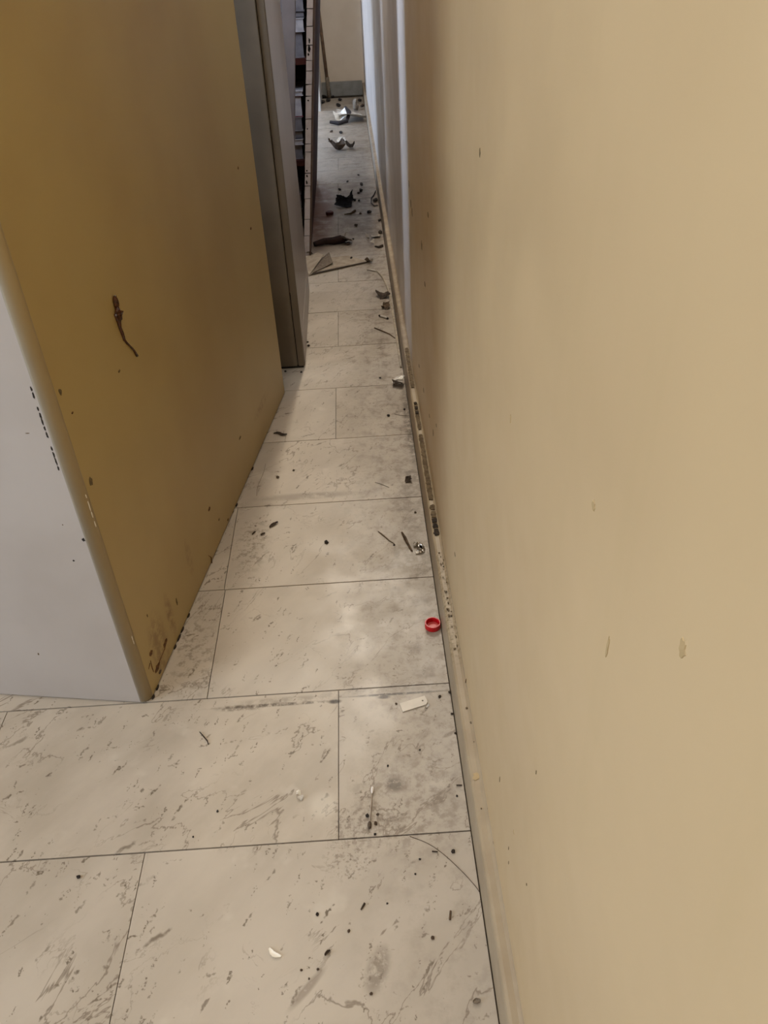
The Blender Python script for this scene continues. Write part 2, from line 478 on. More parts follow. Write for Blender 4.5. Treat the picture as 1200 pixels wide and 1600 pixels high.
def leaf_mesh(l, w, bend, seed, th=0.0008, lift=0.003):
    """a narrow dried leaf: lens outline, bent along its length, rolled across"""
    rnd = random.Random(seed)
    nx, ny = 11, 5
    grid = []
    for i in range(nx):
        s = i / (nx - 1)
        half = w * 0.5 * (math.sin(math.pi * (0.07 + 0.86 * s)) ** 0.7) * rnd.uniform(0.85, 1.12)
        row = []
        for j in range(ny):
            t = j / (ny - 1) * 2 - 1
            x = (s - 0.5) * l
            y = t * half + bend * math.sin(math.pi * s * 2 if seed % 2 else math.pi * s)
            row.append(Vector((x, y, th + lift * (t * t * 0.7 + 0.5 * s) + rnd.uniform(0, lift * 0.25))))
        grid.append(row)
    lo = min(p.z for r in grid for p in r)
    for r in grid:
        for p in r:
            p.z += th - lo
    return slab_from_top(bmesh.new(), grid, nx, ny, th)

def blotch(rx, ry, seed, th=0.0004, n=14):
    """an irregular flat patch of dirt (x, y plane, thickness th)"""
    rnd = random.Random(seed)
    bm = bmesh.new()
    ring = []
    for k in range(n):
        a = 2 * math.pi * k / n
        r = rnd.uniform(0.62, 1.1)
        ring.append((rx * r * math.cos(a), ry * r * math.sin(a)))
    top = [bm.verts.new((x * 0.9, y * 0.9, th)) for x, y in ring]
    bot = [bm.verts.new((x, y, 0)) for x, y in ring]
    bm.faces.new(top)
    bm.faces.new(bot[::-1])
    for k in range(n):
        bm.faces.new((bot[k], bot[(k + 1) % n], top[(k + 1) % n], top[k]))
    return bm

# ------------------------------------------------------------------ the setting
Y0, Y1, ZC = -2.3, 7.39, 2.75
floor = mk('floor', bx(XL - 0.12, WX + 0.12, Y0 - 0.12, Y1 + 0.12, -0.10, -0.004), 'grout')
tag(floor, kind='structure')
TW, TD, GAP = 0.612, 0.300, 0.0013
full = None
row0 = 0.6925
def tile_mesh(x0, x1, y0, y1):
    bm = bmesh.new()
    box(bm, x0, x1, y0, y1, -0.004, 0.0)
    return bm
for k in range(-10, 23):
    ya, yb = row0 + k * TD - TD, row0 + k * TD
    if ya > Y1: break
    # joints read off the photo: alternating half-tile courses
    start = (-0.386 if k % 2 == 0 else -0.086)
    if k == 2: start = -0.330
    if k == 3: start = -0.333
    if k == 4: start = -0.42
    if k == 5: start = -0.093
    x = start + 2 * TW
    while x > XL:
        xa, xb = max(x - TW, XL), min(x, SX - 0.0013)
        if xa < SX - 0.01 and xb - xa > 0.01:
            y_a, y_b = max(ya, Y0) + GAP, min(yb, Y1) - GAP
            if y_b - y_a > 0.02:
                gx = GAP * 0.55
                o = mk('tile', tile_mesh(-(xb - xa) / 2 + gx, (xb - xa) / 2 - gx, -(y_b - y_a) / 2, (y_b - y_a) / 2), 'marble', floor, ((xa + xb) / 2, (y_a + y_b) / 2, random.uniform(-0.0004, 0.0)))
        x -= TW

wall_right = tag(mk('wall_right', bx(WX, WX + 0.12, Y0 - 0.12, Y1 + 0.12, -0.004, ZC), 'wall'), kind='structure')
tag(mk('wall_far', bx(XL - 0.12, WX, Y1, Y1 + 0.12, -0.004, ZC), 'plaster'), kind='structure')
tag(mk('wall_back', bx(XL - 0.12, WX, Y0 - 0.12, Y0, -0.004, ZC), 'plaster'), kind='structure')
tag(mk('ceiling', bx(XL - 0.12, WX + 0.12, Y0 - 0.12, Y1 + 0.12, ZC, ZC + 0.1), 'ceiling'), kind='structure')
bm = bmesh.new()
ys = [Y0 - 0.12] + [v for w in WINDOWS for v in w] + [Y1 + 0.12]
for i in range(0, len(ys), 2):
    box(bm, XL - 0.12, XL, ys[i], ys[i + 1], -0.004, ZC)
for (a, b), (WZ0, WZ1) in zip(WINDOWS, WZ):
    box(bm, XL - 0.12, XL, a, b, -0.004, WZ0)
    box(bm, XL - 0.12, XL, a, b, WZ1, ZC)
wall_left = tag(mk('wall_left', bm, 'plaster'), kind='structure')
for i, ((a, b), (WZ0, WZ1)) in enumerate(zip(WINDOWS, WZ)):
    w = tag(empty('window_%d' % (i + 1), (XL - 0.06, (a + b) / 2, WZ0)), kind='structure')
    bm = bmesh.new()
    hw, hh, t = (b - a) / 2, WZ1 - WZ0, 0.05
    box(bm, -0.03, 0.03, -hw, hw, 0, t); box(bm, -0.03, 0.03, -hw, hw, hh - t, hh)
    for c in (-hw + t / 2, 0, hw - t / 2):
        box(bm, -0.03, 0.03, c - t / 2, c + t / 2, t, hh - t)
    mk('window_frame', bm, 'frame', w)
    for s in (-1, 1):
        c = s * hw / 2
        mk('pane', bx(-0.003, 0.003, c - hw / 2 + t * 0.5, c + hw / 2 - t * 0.5, t, hh - t), 'glass', w)

# unseen panel added to keep the second window's light off the near wall
tag(mk('wall_partition', bx(XL, -0.76, 1.10, 1.20, -0.003, ZC), 'plaster'), kind='structure')

tag(mk('wall_parapet', bx(-1.32, -1.20, 1.20, 5.2, -0.003, 1.02), 'plaster'), kind='structure')  # unseen low block added to keep window light off the passage floor

# skirting along the right wall: face, rounded top ledge meeting the wall
bm = bmesh.new()
prof = [(SX, -0.003), (SX, SZ - 0.006), (SX + 0.0015, SZ - 0.002), (SX + 0.005, SZ), (WX - 0.005, SZ + 0.0005), (WX - 0.0015, SZ + 0.003), (WX + 0.002, SZ + 0.009), (WX + 0.002, -0.003)]
ysk = [Y0 + (Y1 - 0.012 - Y0) * i / 60 for i in range(61)]
rows = []
for y in ysk:
    j = 0.0007 * noise.noise(Vector((0, y * 4, 3)))
    rows.append([bm.verts.new((x + (j if 0 < i < 6 else 0), y, z + (j if 0 < i < 6 else 0))) for i, (x, z) in enumerate(prof)])
for a, b in zip(rows, rows[1:]):
    for i in range(len(prof)):
        i2 = (i + 1) % len(prof)
        bm.faces.new((a[i], b[i], b[i2], a[i2]))
bm.faces.new(rows[0]); bm.faces.new(rows[-1][::-1])
skirt = tag(mk('baseboard_right', bm, 'skirt'), kind='structure')
# dirt caked on top of the ledge
def ledge_dirt(ya, yb, mat, seed, xw=0.0062):
    rnd = random.Random(seed)
    nx, ny = max(6, int(abs(yb - ya) / 0.006)), 4
    grid = []
    for i in range(nx):
        y = ya + (yb - ya) * i / (nx - 1)
        e = min(1.0, 0.8 + 0.12 * min(i, nx - 1 - i))
        row = []
        for j in range(ny):
            t = j / (ny - 1) * 2 - 1
            row.append(Vector((0.1305 + t * xw * e * rnd.uniform(0.72, 1.08), y + rnd.uniform(-1, 1) * 0.0012, SZ + 0.0012 + (1 - t * t) * 0.0012 + rnd.uniform(0, 0.0012))))
        grid.append(row)
    return mk('caked_dirt', slab_from_top(bmesh.new(), grid, nx, ny, 0.0018), mat, skirt)
ledge_dirt(1.735, 1.450, 'grunge', 1)
ledge_dirt(1.905, 1.76, 'grunge', 2, 0.0056)
ledge_dirt(2.25, 1.99, 'grunge', 3, 0.0062)
for ya, yb, sd in ((1.430, 1.412, 4), (1.405, 1.384, 5), (1.380, 1.366, 6), (1.362, 1.346, 7), (1.342, 1.320, 8)):
    ledge_dirt(ya, yb, 'darkgrunge' if sd > 5 else 'grunge', sd, 0.0068)
for y, s in ((1.895, 5), (1.870, 4), (1.845, 3.5)):
    mk('caked_dirt', lump(0.005, 0.009, 0.003, s, 1), 'darkgrunge', skirt, (0.130, y, SZ + 0.001))
rnd = random.Random(11)
for i in range(26):
    y = rnd.uniform(0.98, 1.27)
    mk('caked_dirt', lump(rnd.uniform(.0010, .0026), rnd.uniform(.0015, .005), .001, i + 20, 1), rnd.choice(['grunge', 'darkgrunge', 'grunge', 'grunge']), skirt, (rnd.uniform(0.127, 0.136), y, SZ + 0.0006))
for px, py, r in ((738, 1130, .0022), (729, 1107, .002), (741, 1160, .0015), (752, 1264, .0012)):
    q = fl(px, py, SZ)
    mk('caked_dirt', lump(r, r * 1.3, r * .6, px, 1), 'grunge', skirt, (min(q.x, 0.136), q.y, SZ + 0.0006))
q = fl(745, 1214, SZ)
mk('stain', blotch(0.0065, 0.007, 5), 'smudge', skirt, (0.1305, q.y, SZ + 0.0008))

# marks on the right wall (thin dirt, standing in the wall's own plane)
def wall_mark(px, py, w, h, mat, seed, tilt=0.0):
    q = on_wall(px, py)
    bm = blotch(w, h, seed, 0.0005)
    for v in bm.verts:      # x,y patch -> y,z patch facing the corridor
        c, s = math.cos(tilt), math.sin(tilt)
        a, b, t = v.co.x * c - v.co.y * s, v.co.x * s + v.co.y * c, v.co.z
        v.co = Vector((-t, a, b))
    mk('stain', bm, mat, wall_right, (WX, q.y, q.z))
for i, (px, py, w, h, mt) in enumerate([(750, 238, .004, .005, 'wallmark'), (642, 318, .010, .014, 'grunge'), (644, 332, .008, .010, 'grunge'), (664, 444, .012, .006, 'grunge'), (639, 288, .008, .012, 'wallmark'),
        (669, 336, .010, .006, 'wallmark'), (659, 384, .012, .012, 'wallmark'), (655, 572, .010, .005, 'wallmark'), (662, 610, .008, .006, 'wallmark'), (677, 676, .005, .010, 'wallmark'), (682, 665, .006, .004, 'wallmark'), (671, 650, .008, .004, 'wallmark'),
        (711, 866, .005, .004, 'wallmark'), (771, 1318, .0035, .004, 'grunge'), (762, 1264, .0016, .0016, 'grunge'), (795, 1325, .0010, .0045, 'wallmark'), (795, 1348, .0010, .0045, 'wallmark'),
        (781, 1218, .0010, .006, 'wallmark'), (838, 1207, .0010, .004, 'wallmark'), (803, 1300, .003, .002, 'smudge'), (798, 655, .002, .006, 'smudge'), (928, 790, .004, .004, 'smudge'), (1067, 1014, .004, .007, 'smudge'), (950, 1010, .002, .010, 'smudge'), (823, 1382, .0012, .002, 'wallmark'), (370 + 303, 760, .004, .004, 'wallmark')]):
    wall_mark(px, py, w, h, mt, i + 3)
# a small dark curl stuck low on the wall
a = on_wall(726, 1072); b = on_wall(729, 1066)
mk('stain', tube([(WX - .001, a.y, a.z - .004), (WX - .0012, (a.y + b.y) / 2 + .001, a.z + .003), (WX - .001, b.y, b.z + .008)], [.0016, .0011, .0006], 6), 'rust', wall_right)

# far end: grey stone skirting, pilaster jutting out on the left
bm = bx(-0.215, SX - 0.001, Y1 - 0.018, Y1, 0.0, 0.108, bev=0.003)
tag(mk('baseboard_far', bm, 'greystone'), kind='structure')
tag(mk('wall_pilaster', bx(-0.62, -0.218, 6.75, Y1, -0.003, ZC), 'white_plaster'), kind='structure')

# ------------------------------------------------------------------ cream cabinet with white end (nearest, left)
CL, CD, CH, BR = 1.20, 0.30, 1.95, 0.018
cab = tag(empty('storage_cabinet', (C1.x, C1.y, 0), -CANG), 'tall storage cabinet with ochre long side and white end, nearest on the left', 'cabinet')
# local frame: x to the right of the corridor side, y along the long side; corner at origin, body at x < 0
def arc_pts(n=9):
    return [(-BR + BR * math.sin(a), BR - BR * math.cos(a)) for a in [math.pi / 2 * k / (n - 1) for k in range(n)]]
z0c = 0.004
mk('long_side', bx(-0.02, 0.0, BR, CL, z0c, CH), 'cabside', cab)
mk('white_end', bx(-CD, -BR, 0.0, 0.02, z0c, CH), 'cabend', cab)
bm = bmesh.new()
pts = arc_pts()
inner = [(-0.02, BR), (-BR, 0.02)]
poly = pts + inner
lo = [bm.verts.new((x, y, z0c)) for x, y in poly]
hi = [bm.verts.new((x, y, CH)) for x, y in poly]
bm.faces.new(lo[::-1]); bm.faces.new(hi)
for i in range(len(poly)):
    j = (i + 1) % len(poly)
    bm.faces.new((lo[i], lo[j], hi[j], hi[i]))
ed = mk('rounded_edge', bm, 'cabedge', cab)
for f in ed.data.polygons:
    f.use_smooth = abs(f.normal.z) < 0.5
ed['label'] = 'worn rounded edge'
mk('back_side', bx(-CD, -CD + 0.02, 0.02, CL - 0.02, z0c, CH), 'cabside', cab)
mk('far_end', bx(-CD, -0.02, CL - 0.02, CL, z0c, CH), 'cabside', cab)
mk('top_panel', bx(-CD, 0.0, 0.0, CL, CH, CH + 0.02, bev=0.004), 'cabend', cab)
mk('foot_gap', bx(-CD + 0.01, -0.006, 0.008, CL - 0.01, 0.0, z0c), 'black', cab)

def side_patch(bm, s, z, mat, name='stain'):
    for v in bm.verts:      # patch x -> along the side, y -> up, z -> out of the side
        v.co = Vector((v.co.z, v.co.x, v.co.y))
    return mk(name, bm, mat, cab, (0.0, s, z))
def end_patch(bm, l, z, mat, name='stain'):
    for v in bm.verts:
        v.co = Vector((-v.co.x, -v.co.z, v.co.y))
    return mk(name, bm, mat, cab, (-l, 0.0, z))
# dried brown drip with its long tail
path = [(180, 466), (179, 476), (183, 488), (181, 492), (184, 503), (186, 512), (190, 522), (193, 531), (198, 537), (204, 543), (209, 549), (213, 556)]
rad = [.0030, .0042, .0050, .0085, .0045, .0030, .0030, .0022, .0017, .0017, .0018, .0025]
pp = []
for (px, py), r in zip(path, rad):
    s, z = on_side(px, py)
    pp.append((0.0015, s, z))
dr = mk('dried_drip', tube(pp, rad, 8), 'drip', cab, smooth=True)
dr['label'] = 'dried brown drip with a thin tail'
bm = lump(.0105, .0105, .005, 31, 2, 0.5)
s, z = on_side(182, 491)
side_patch(bm, s, z, 'drip', 'dried_drip')
bm = lump(.006, .011, .004, 34, 2, 0.4)
s, z = on_side(178, 472)
side_patch(bm, s, z, 'drip', 'dried_drip')
for i, (px, py, w, h, mt) in enumerate([(327, 795, .0075, .005, 'rust'), (342, 812, .004, .003, 'wallmark'), (356, 812, .004, .003, 'rust'), (186, 580, .005, .0022, 'wallmark'), (113, 645, .003, .0018, 'rust'), (375, 684, .010, .003, 'wallmark'), (392, 357, .006, .004, 'rust'), (372, 263, .004, .004, 'rust'),
        (258, 1005, .012, .006, 'rust'), (236, 1020, .008, .006, 'rust'), (246, 1043, .014, .008, 'rust'), (250, 1050, .008, .004, 'drip'), 
        (276, 940, .003, .010, 'wallmark'), (230, 962, .002, .004, 'wallmark'), (94, 612, .004, .006, 'wallmark'), (142, 752, .006, .008, 'wallmark'), (220, 1034, .003, .004, 'rust')]):
    s, z = on_side(px, py)
    if s > BR * 0.9:
        side_patch(blotch(w, h, i + 60, 0.0007), s, z, mt)
for trail, rr_ in (([(259, 1004), (257, 1014), (252, 1026), (248, 1036), (247, 1044)], .0011), ([(235, 1032), (237, 1042), (240, 1050)], .0011), ([(232, 1046), (234, 1036)], .001)):
    mk('stain', tube([(0.0, *on_side(*t_)) for t_ in trail], [rr_ * (0.7 + 0.5 * (i % 2)) for i in range(len(trail))], 6), 'rust', cab)
# dirty curl and hairline at the foot of the long side
s, z = on_side(325, 868); s2, z2 = on_side(331, 886)
mk('stain', tube([(.001, s, z), (.0012, s + .012, (z + z2) / 2 + .004), (.001, s2, z2), (.001, s2 + .012, z2 - .002)], [.0006, .0011, .0013, .0008], 5), 'rust', cab)
for px, py, r in ((300, 963, .005), (288, 985, .006), (282, 998, .007), (275, 1012, .005), (245, 1075, .005), (241, 1090, .004), (397, 733, .006), (368, 790, .005)):
    d = fl(px, py)
    s = (Vector((d.x, d.y)) - C1).dot(CU)
    mk('caked_dirt', lump(.0022, r * 1.5, .0022, px, 2), 'darkgrunge', cab, (0.001, s, 0))
# flaked white chips down the rounded edge and short dark scrapes beside it
for i, (px, py, h) in enumerate(((146, 783, .010), (149, 797, .007), (153, 814, .008), (210, 992, .007), (211, 1000, .006), (139, 770, .004))):
    s, z = on_side(px, py)
    a = math.pi / 2 * 0.78
    bm = blotch(.0014, h, i + 5, .0005)
    for v in bm.verts:
        v.co = Vector((v.co.z, v.co.x, v.co.y))
    mk('paint_chip', bm, 'chip', cab, (-BR + BR * math.sin(a) + .0002, BR - BR * math.cos(a), z))
for i in range(13):
    f = i / 12.0
    if i in (2, 8): continue
    px, py = 61 + (104 - 61) * f, 608 + (732 - 608) * f
    l, z = on_end(px, py)
    end_patch(blotch(.0016, .0045 + 0.0015 * (i % 3), i + 90, .0004), max(l, BR + .004), z, 'crumb', 'scrape')
for i, (px, py, w, h) in enumerate(((145, 844, .003, .004), (115, 876, .0022, .0018), (60, 1022, .0016, .0035), (43, 677, .004, .0008), (98, 820, .0012, .0012))):
    l, z = on_end(px, py)
    end_patch(blotch(w, h, i + 40, .0004), max(l, BR + .003), z, 'crumb' if i < 2 else 'wallmark')

# ------------------------------------------------------------------ grey-green steel cabinet behind it
c2 = tag(empty('steel_cabinet', (-0.193, 2.345, 0), 0.008), 'grey-green enamelled steel cabinet standing behind the ochre-sided cabinet', 'cabinet')
D2, W2, H2 = 0.66, 0.92, 1.85
mk('side_panel', bx(-0.012, 0.0, 0.012, D2, 0.006, H2, bev=0.002), 'steel_side', c2)
mk('side_panel', bx(-W2, -W2 + 0.012, 0.012, D2, 0.006, H2, bev=0.002), 'steel_side', c2)
mk('front_stile', bx(-0.0205, 0.0, 0.0, 0.0119, 0.006, H2, bev=0.002), 'steel', c2)
mk('front_stile', bx(-W2, -W2 + 0.0205, 0.0, 0.0119, 0.006, H2, bev=0.002), 'steel', c2)
hw = (W2 - 0.0205 * 2) / 2
for i, (xa, xb) in enumerate(((-0.0228 - hw + 0.003, -0.0228), (-W2 + 0.0228, -W2 + 0.0228 + hw - 0.006))):
    d = mk('door', bx(xa, xb, -0.003, 0.0119, 0.008, H2 - 0.02, bev=0.002), 'steel', c2)
    xh = xa + 0.03 if i == 0 else xb - 0.03
    mk('handle', tube([(xh, -0.003, 1.0), (xh, -0.025, 1.01), (xh, -0.025, 1.11), (xh, -0.003, 1.12)], 0.005, 8), 'foil', d)
mk('back_panel', bx(-W2 + 0.012, -0.012, D2 - 0.012, D2, 0.006, H2), 'steel_side', c2)
mk('top_panel', bx(-W2, 0.0, 0.0, D2, H2, H2 + 0.012, bev=0.002), 'steel_side', c2)
mk('foot_gap', bx(-W2 + 0.01, -0.004, 0.003, D2 - 0.01, 0.0, 0.006), 'black', c2)
mk('side_band', bx(0.0, 0.0012, 0.02, D2 - 0.002, 0.006, 0.10), 'steel_side', c2)

# ------------------------------------------------------------------ racked bookcase: everything in it leans to the right
LEAN = 0.113
def shear(bm):
    for v in bm.verts:
        v.co.x += LEAN * v.co.z
    return bm
bk = tag(empty('bookcase', (-0.205, 3.43, 0)), 'dark brown bookcase racked to the right, with a white cracked front edge', 'bookcase')
BD, BH, BW = 1.26, 1.75, 0.80
mk('side_panel', shear(bx(-0.024, 0.0, 0.022, BD, 0.0, BH)), 'brownwood', bk)
mk('pale_lip', shear(bx(-0.006, 0.0012, 0.0005, 0.13, 0.0, BH)), 'lipwood', bk)
zc = [0.0, 0.012, 0.085, 0.152, 0.235, 0.285, 0.335, 0.415, 0.445, 0.535, 0.615, 0.655, 0.70, 0.735, 0.785, 0.845, 0.90, 0.97, 1.06, 1.14, 1.25, 1.36, 1.47, 1.60, BH]
rnd = random.Random(3)
mk('edge_backing', shear(bx(-0.028, -0.006, 0.006, 0.021, 0.0, BH)), 'black', bk)
for a, b in zip(zc, zc[1:]):        # white edge strip, broken into pieces with dark cracks between
    bm = bx(-0.0285, -0.0062, 0.0, 0.006, a + 0.0016, b - 0.0016)
    for v in bm.verts:
        v.co.z += rnd.uniform(-.0012, .0012)
        v.co.x += rnd.uniform(-.0008, .0008)
    mk('edge_strip', shear(bm), 'birch', bk)
for z, w, h in ((0.30, .004, .010), (0.325, .0035, .006), (0.345, .004, .004), (0.775, .006, .014), (0.80, .004, .010), (0.755, .0035, .006), (0.50, .002, .004), (0.60, .004, .003)):
    bm = blotch(w, h, int(z * 1000), .0012)
    for v in bm.verts:
        v.co = Vector((v.co.x, -v.co.z, v.co.y))
    mk('missing_flake', bm, 'black', bk, (-0.0225 + rnd.uniform(-.003, .006) + LEAN * z, 0.0, z))
mk('side_panel', shear(bx(-BW, -BW + 0.024, 0.0, BD, 0.0, BH)), 'brownwood', bk)
mk('back_panel', shear(bx(-BW + 0.0245, -0.0245, 0.40, 0.41, 0.0, BH)), 'bookdark', bk)
mk('top_panel', bx(-BW + LEAN * BH, LEAN * BH, 0.0, BD, BH, BH + 0.024), 'brownwood', bk)
SHELF = (0.004, 0.36, 0.72, 1.08, 1.44)
for z in SHELF:
    o = bx(-BW + 0.0255, -0.0295, 0.02, 0.395, z, z + 0.02)
    for v in o.verts: v.co.x += LEAN * (z + 0.01)
    mk('shelf', o, 'brownwood', bk)
# flat stacks of books and papers lying on the shelves, their ends just showing beside the white edge
stacks = {0.36: [('bookgrey', .055, 'grey ring binder lying flat'), ('bookpale', .022, 'pale pad of paper lying flat'), ('bookdark', .03, 'black book lying flat'), ('bookgrey', .05, 'grey file box lying flat'), ('bookred', .075, 'dark red book lying flat'), ('bookpale', .018, 'thin pale booklet lying flat')],
          0.72: [('bookgrey', .085, 'thick grey file lying flat'), ('bookpale', .045, 'pale bundle of paper lying flat'), ('bookdark', .02, 'thin black book lying flat'), ('bookgrey', .07, 'worn grey book lying flat'), ('bookpale', .03, 'pale folded paper lying flat')],
          0.004: [('bookgrey', .07, 'grey file box lying flat'), ('bookdark', .04, 'black folder lying flat'), ('bookpale', .05, 'stack of yellowed paper lying flat'), ('bookgrey', .06, 'scuffed grey book lying flat')]}
place = {0.36: 'on the middle shelf of the leaning bookcase', 0.72: 'on the upper shelf of the leaning bookcase', 0.004: 'at the bottom of the leaning bookcase'}
for zs, items in stacks.items():
    z = zs + 0.0203
    for k, (mt, t, lab) in enumerate(items):
        xr = -0.205 - 0.0300 + LEAN * (z - 0.012) - 0.004 - 0.001 * k
        bm = bmesh.new()
        rr = random.Random(k * 7 + int(zs * 100))
        wd, dp = rr.uniform(0.19, 0.23), rr.uniform(0.24, 0.30)
        y0b = 3.43 + 0.035 + rr.uniform(0, 0.012)
        book = tag(empty('book', (xr - wd / 2, y0b + dp / 2, z)), '%s %s' % (lab, place[zs]), 'book', 'books and papers in the leaning bookcase')
        box(bm, -wd / 2, wd / 2, -dp / 2, dp / 2, 0, 0.003); box(bm, -wd / 2, wd / 2, -dp / 2, dp / 2, t - 0.0035, t - 0.0005)
        box(bm, -wd / 2, -wd / 2 + 0.003, -dp / 2, dp / 2, 0.003, t - 0.0035)
        mk('cover', bm, mt, book)
        mk('pages', bx(-wd / 2 + 0.0031, wd / 2 - 0.003, -dp / 2 + 0.003, dp / 2 - 0.003, 0.003, t - 0.0035), 'bookpale' if mt in ('bookred', 'bookpale') else 'bookgrey', book)
        z += t

# grey board propped between steel cabinet and bookcase
bm = shear(bx(-0.05, 0.0, 0.0, 0.022, 0.0, 1.7, bev=0.002))
brd = mk('board', bm, 'greyboard', None, (-0.2735, 3.395, 0.0))
tag(brd, 'narrow grey board leaning between the steel cabinet and the bookcase', 'board')

# brown slanted pole standing in for a dark slanting strip in the far corner
pole = tag(empty('broom_pole', (-0.12, 7.31, 0)), 'brown wooden pole leaning against the white pilaster at the far end', 'pole')
mk('shaft', tube([(-0.045, 0.0, 0.15), (-0.075, 0.01, 0.7), (-0.085, 0.03, 1.35)], 0.013, 10), 'wood', pole, smooth=True)
mk('ferrule', tube([(-0.036, 0.0, 0.0), (-0.045, 0.0, 0.155)], 0.017, 10), 'greyleaf', pole, smooth=True)

# ------------------------------------------------------------------ ceiling lamp over the corridor (out of frame; seen as the sheen on the floor)
LAMP_AT = ((-0.07, 3.75, 'long white ceiling lamp above the passage between cabinets and wall'), (-0.5, -0.1, 'long white ceiling lamp above the open floor before the cabinets'))  # second lamp is added, unseen, to brighten the near floor
LAMP_POWER = (54, 14)
for li, (lx, ly, llab) in enumerate(LAMP_AT):
  lamp = tag(empty('ceiling_lamp', (lx, ly, ZC - 0.02)), llab, 'lamp', 'ceiling lamps')
  mk('housing', bx(-0.07, 0.07, -0.62, 0.62, -0.03, 0.02, bev=0.006), 'frame', lamp)
  mk('lamp_tube', tube([(0, -0.58, -0.055), (0, 0.58, -0.055)], 0.016, 12), 'tube', lamp, smooth=True)
  ll = area('ceiling_lamp_light', (0, 0, -0.075), (0, 0, 0), 0.06, 1.15, LAMP_POWER[li], (1.0, 0.90, 0.76))
  ll.parent = lamp

# ------------------------------------------------------------------ litter on the floor
def put(name, bm, mat, px, py, rz, label, cat, group=None, smooth=False):
    q = fl(px, py)
    return tag(mk(name, bm, mat, None, (q.x, q.y, 0.0002), smooth, rz), label, cat, group)

# red bottle cap, open side up
q = fl(676, 983)
cap = tag(empty('bottlecap', (0.1035, q.y + 0.006, 0.0002)), 'red plastic bottle cap lying open side up against the skirting', 'bottle cap')
R1, HC = 0.0158, 0.0125
bm = lathe([(0.0, 0.0), (R1 - 0.001, 0.0), (R1, 0.001), (R1, HC - 0.0005), (R1 - 0.0006, HC), (R1 - 0.0022, HC), (R1 - 0.0026, HC - 0.0006), (R1 - 0.0026, 0.0022), (0.0, 0.0022)], 48)
for v in bm.verts:
    r = math.hypot(v.co.x, v.co.y)
    if r > R1 - 0.0002 and 0.0005 < v.co.z < HC - 0.0002:
        k = round(math.atan2(v.co.y, v.co.x) / (2 * math.pi) * 48)
        if k % 2:
            v.co.x *= 0.975; v.co.y *= 0.975
mk('shell', bm, 'red', cap)
mk('liner', lathe([(0.0, 0.0023), (0.0118, 0.0023), (0.0118, 0.0030), (0.0085, 0.0030), (0.0082, 0.0024), (0.0055, 0.0024), (0.0052, 0.0029), (0.0, 0.0029)], 32), 'pink', cap, smooth=False)

# white plastic tag with a hole and clipped corners
ta, tb = fl(626, 1107), fl(667, 1094)
tagang = math.atan2(tb.y - ta.y, tb.x - ta.x)
mid = (ta + tb) / 2
tg = tag(empty('plastic_tag', (mid.x, mid.y, 0.0004), tagang), 'white plastic tag with a punched hole and clipped corners, near the dirt line', 'tag')
L, Wd, T = (tb - ta).length * 0.98, 0.0200, 0.0016
bm = bmesh.new()
outline = [(-L / 2, -Wd / 2), (L / 2 - 0.005, -Wd / 2), (L / 2, -Wd / 2 + 0.005), (L / 2, Wd / 2 - 0.0006), (L / 2 - 0.0006, Wd / 2), (-L / 2 + 0.001, Wd / 2)]
hole = [(L / 2 - 0.0075 + 0.0017 * math.cos(2 * math.pi * k / 12), 0.0005 + 0.0017 * math.sin(2 * math.pi * k / 12)) for k in range(12)]
def ring(z): return [bm.verts.new((x, y, z)) for x, y in outline], [bm.verts.new((x, y, z)) for x, y in hole]
(ob, hb), (ot, ht) = ring(0.0), ring(T)
for o_, h_ in ((ob, hb), (ot, ht)):
    es = [bm.edges.new((o_[i], o_[(i + 1) % len(o_)])) for i in range(len(o_))] + [bm.edges.new((h_[i], h_[(i + 1) % 12])) for i in range(12)]
    bmesh.ops.triangle_fill(bm, edges=es, use_beauty=True)
for a, b in ((ob, ot), (hb, ht)):
    for i in range(len(a)):
        j = (i + 1) % len(a)
        bm.faces.new((a[i], a[j], b[j], b[i]))
mk('plate', bm, 'plastic', tg)
mk('hole_dirt', lathe([(0, 0.0), (.0016, 0.0), (.0016, .0006), (0, .0006)], 12), 'browncrumb', tg, (L / 2 - 0.0075, 0.0005, 0))  # dark brown disc at the bottom of the punched hole
put('paper_curl', crumple(.012, .004, .0015, 6, 8, .0005, .003), 'paper', 667, 1105, 0.5, 'tiny curled white paper sliver beside the plastic tag', 'paper scrap')

# cotton swab
a, b = fl(582, 1236), fl(577.5, 1291)
sw = tag(empty('cotton_swab', (b.x, b.y, 0)), 'used cotton swab with one grimy tip, lying near the tile joint', 'cotton swab')
d = a - b
u = d.normalized()
mk('stick', tube([Vector((0, 0, .0022)), d + Vector((0, 0, .0024))], .00115, 8), 'stick', sw, smooth=True)
def tip(c, mt, s):
    mk('cotton_tip', tube([c - u * .0065, c - u * .005, c - u * .001, c + u * .003, c + u * .0055, c + u * .0065], [.0007 * s, .0018 * s, .0026 * s, .0026 * s, .0018 * s, .0006 * s], 10), mt, sw, smooth=True)
tip(d + Vector((0, 0, .0028)), 'cotton', 0.95)
tip(Vector((0, 0, .003)), 'dirtycotton', 1.25)

